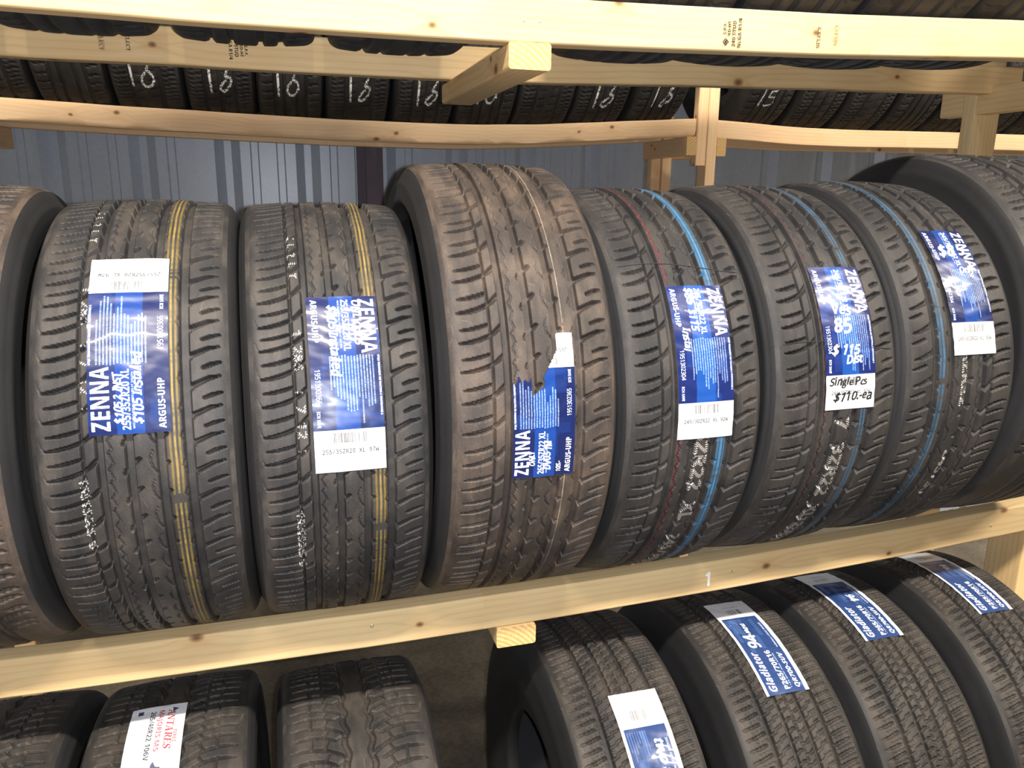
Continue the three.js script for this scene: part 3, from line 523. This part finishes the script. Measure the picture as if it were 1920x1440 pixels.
const lab = {
  t1: labelMat(blueLabel({ sd: 3, size: '255/35ZR20 XL', num: '1951300366', tabText: '255/35ZR20 XL 97W', turn: true, hand: [['$105 2 INST', 300, 70, 62], ['$105 Installed', 172, 60, 74]] })),
  t2: labelMat(blueLabel({ sd: 7, size: '255/35ZR20 XL', num: '1951300366', tabText: '255/35ZR20 XL 97W', hand: [['ONLY $105', 330, 30, 70], ['$105 Installed', 150, 70, 82]] })),
  t3: labelMat(blueLabel({ sd: 9, size: '265/35ZR22 XL', num: '1951302365', tabText: '265/35ZR22 XL 102W', turn: true, hand: [['DV05 TM', 200, 60, 70], ['ONLY', 330, 110, 54], ['105.-', 110, 30, 46]] })),
  t4: labelMat(blueLabel({ sd: 12, size: '245/30ZR22 XL', num: '1951302304', tabText: '245/30ZR22 XL 92W', blue: '#18255a', mid: '#1d4890', hand: [['$85  $115', 160, 20, 84], ['Instal', 80, 380, 74]] })),
  t5: labelMat(blueLabel({ sd: 15, size: '245/30ZR22 XL', num: '1951302304', tabText: '245/30ZR22 XL 92W', blue: '#18255a', mid: '#1d4890', hand: [['Ves', 120, 470, 110, '#fff', 0], ['85', 110, 640, 150, '#fff', 0], ['$ 115', 60, 850, 110, '#fff', 0], ['Dist', 200, 930, 92, '#fff', 0], ['Single Pcs', 30, 1120, 84, '#222', 0], ['$110.-ea', 70, 1260, 100, '#222', 0]] })),
  t6: labelMat(blueLabel({ sd: 19, size: '245/30ZR22 XL', num: '1951302304', tabText: '245/30ZR22 XL 92W', hand: [['$8 5', 90, 330, 160, '#fff', 0], ['Only', 250, 520, 80, '#fff', 0]] })),
};
tire('end', mapBrown, .640, midC(.64, .351), midZ, 'brownish plain black tire left of the upside-down stickered tire', row);
tire('r20', mapGold, .903, midC(.9, .34325), midZ, 'low-profile tire with gold lines and a blue sticker whose white tab points up', row, { paper: { a: 51.2, b: 10.9, t: -.003, m: lab.t1, wr: 1, label: 'upside-down blue paper label with white tab' } });
tire('r20', mapGold, 1.156, midC(1.156, .34325), midZ, 'low-profile tire with gold lines and a blue sticker whose white tab hangs down', row, { spin: .21, paper: { a: 39.8, b: -.5, t: .008, m: lab.t2, wr: 2, label: 'blue paper label with white tab at the bottom' } });
tire('r22w', mapBrown, 1.416, midC(1.416, .374), midZ, 'taller dusty brown tire with a torn blue sticker', row, { paper: { a: 21.5, b: -9.5, w: .09, t: .009, m: lab.t3, wr: 3, label: 'torn blue paper label', tear: (u, v) => (v < .42 + .10 * noise(u * 9, 3) && u < .12 + .6 * clamp(1.3 - v * 2.4, 0, 1) + .12 * noise(v * 14, 5)) && !(u < .30 && v > .27 + .1 * noise(u * 20, 9)) } });
tire('r22', mapRedBlue, 1.675, midC(1.675, .353), midZ, 'new tire with one red and one bright blue line beside a clean blue sticker', row, { thread: 42, paper: { a: 35.8, b: -2.4, t: .013, m: lab.t4, wr: 4, label: 'clean blue paper label with white tab' } });
tire('r22', mapRedBlue2, 1.927, midC(1.927, .353), midZ, 'new tire with a blue sticker handwritten in black ink on its white tab', row, { thread: 18, spin: .13, paper: { a: 38.7, b: .8, t: .017, m: lab.t5, wr: 5, label: 'wrinkled blue paper label with black handwriting' } });
tire('r22f', mapBlueLeft, 2.172, midC(2.172, .353), midZ, 'new tire with a bright blue line left of its crumpled blue sticker', row, { spin: .05, paper: { a: 48.7, b: 11.3, w: .088, t: .017, m: lab.t6, wr: 6, label: 'crumpled blue paper label' } });
tire('big', mapPlain, 2.434, midC(2.434, .373), midZ, 'largest tire on the middle shelf, black and without a sticker, beside the post', row);
// lower shelf
const low = 'tires on the lower shelf', LZ = -.09;
const lowY = (x, y0) => y0 + lift(x) + rise(x - .1) + sag(x, SM) + .033;
const lowL = -1.003 + Math.sqrt(.3855 ** 2 - .13 ** 2), lowR = -.968 + Math.sqrt(.389 ** 2 - .13 ** 2);
const glad = (sd, h) => labelMat(gladLabel({ sd, hand: h }), .3);
tire('vee', mapLow, .58, lowY(.58, lowL), LZ, 'curved-groove tire without a sticker next to the white stickered one', low);
tire('vee', mapLow, .866, lowY(.866, lowL), LZ, 'curved-groove tire with a white paper sticker printed in red', low, { spin: .06, paper: { a: 94, b: 58, w: .087, t: -.02, m: labelMat(antLabel(), .3), wr: 7, label: 'white paper label with red print' } });
tire('vee', mapLow, 1.170, lowY(1.17, lowL), LZ, 'curved-groove tire without a sticker beside the bare floor', low, { spin: .11 });
tire('truck', mapLow, 1.635, lowY(1.635, lowR), LZ, 'ribbed light-truck tire, first after the bare floor, its blue sticker half shown', low, { paper: { a: 68.3, b: 30, t: .02, m: glad(2, [['two 8', 300, 420, 110]]), wr: 8, label: 'blue paper label with white top' } });
tire('truck', mapLow, 1.935, lowY(1.935, lowR), LZ, 'ribbed light-truck tire whose blue sticker is marked with a big handwritten 94', low, { spin: .05, paper: { a: 95.5, b: 59, w: .092, t: .013, m: glad(4, [['94', 250, 780, 150, '#fff', -Math.PI / 2], ['now', 200, 420, 70]]), wr: 9, label: 'blue paper label with white edges' } });
tire('truck', mapLow, 2.195, lowY(2.195, lowR), LZ, 'ribbed light-truck tire between the one marked 94 and the one by the post', low, { spin: .09, paper: { a: 104, b: 68, w: .092, t: .012, m: glad(6, [['94', 260, 600, 110]]), wr: 10, label: 'blue paper label with white edges' } });
tire('truck', mapLow, 2.475, lowY(2.475, lowR), LZ, 'ribbed light-truck tire nearest the post under the middle shelf', low, { spin: .02, paper: { a: 104, b: 68, w: .088, t: .012, m: glad(8, [['Fix', 260, 430, 90]]), wr: 11, label: 'blue paper label with white edges' } });
// upper shelf: only their undersides show
const ug = (-UPZ - TH) / 2, upC = x => Math.max(...[-.1, 0, .1].flatMap(d => [upTop(x + d), upRearBot(x + d) + HH])) + Math.sqrt(.38 ** 2 - ug * ug), upZ = -TH - ug;
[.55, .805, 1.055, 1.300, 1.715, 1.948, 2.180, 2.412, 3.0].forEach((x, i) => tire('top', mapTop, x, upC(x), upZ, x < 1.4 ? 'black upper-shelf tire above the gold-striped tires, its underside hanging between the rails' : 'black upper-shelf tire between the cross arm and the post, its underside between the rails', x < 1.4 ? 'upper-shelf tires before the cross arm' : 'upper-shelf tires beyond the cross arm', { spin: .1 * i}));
// used tires on the back rack
const bz = BZ - TH - BG, bc = (f, x) => f(x) + HH + Math.sqrt(.332 ** 2 - BG ** 2);
[-.36, -.155, .05, .33, .534, .738, .942, 1.146, 1.352, 1.565, 1.772, 1.975, 2.178, 2.402].forEach((x, i) => tire(['usedA', 'usedB', 'usedC'][i % 3], usedMaps[[2, 2, 2, 2, 2, 0, 1, 0, 1, 1, 0, 2, 1, 1][i]], x, bc(bkL, x), bz, [0, 1, 2, 3, 4, 11].includes(i) ? 'unmarked used tire on the back rack left of the post' : 'used tire chalked with a white 16 on the back rack', [0, 1, 2, 3, 4, 11].includes(i) ? 'unmarked used tires on the back rack' : 'chalk-marked used tires on the back rack', { spin: (hash(i, 5) - .5) * .06 }));
[2.83, 3.05, 3.27, 3.49, 3.71, 3.93, 4.15, 4.37, 4.59, 4.81, 5.03, 5.25].forEach((x, i) => tire(['usedB', 'usedA', 'usedC'][i % 3], usedMaps[i ? 2 : 3], x, bc(bkR, x), bz, i ? 'unmarked used tire on the back rack beyond the post' : 'used tire chalked with a white 15 beyond the post', i ? 'unmarked used tires beyond the post' : undefined, {}));

scene.traverse(o => { if (o.isMesh) { o.castShadow = true; o.receiveShadow = true; } });
renderer.render(scene, camera);
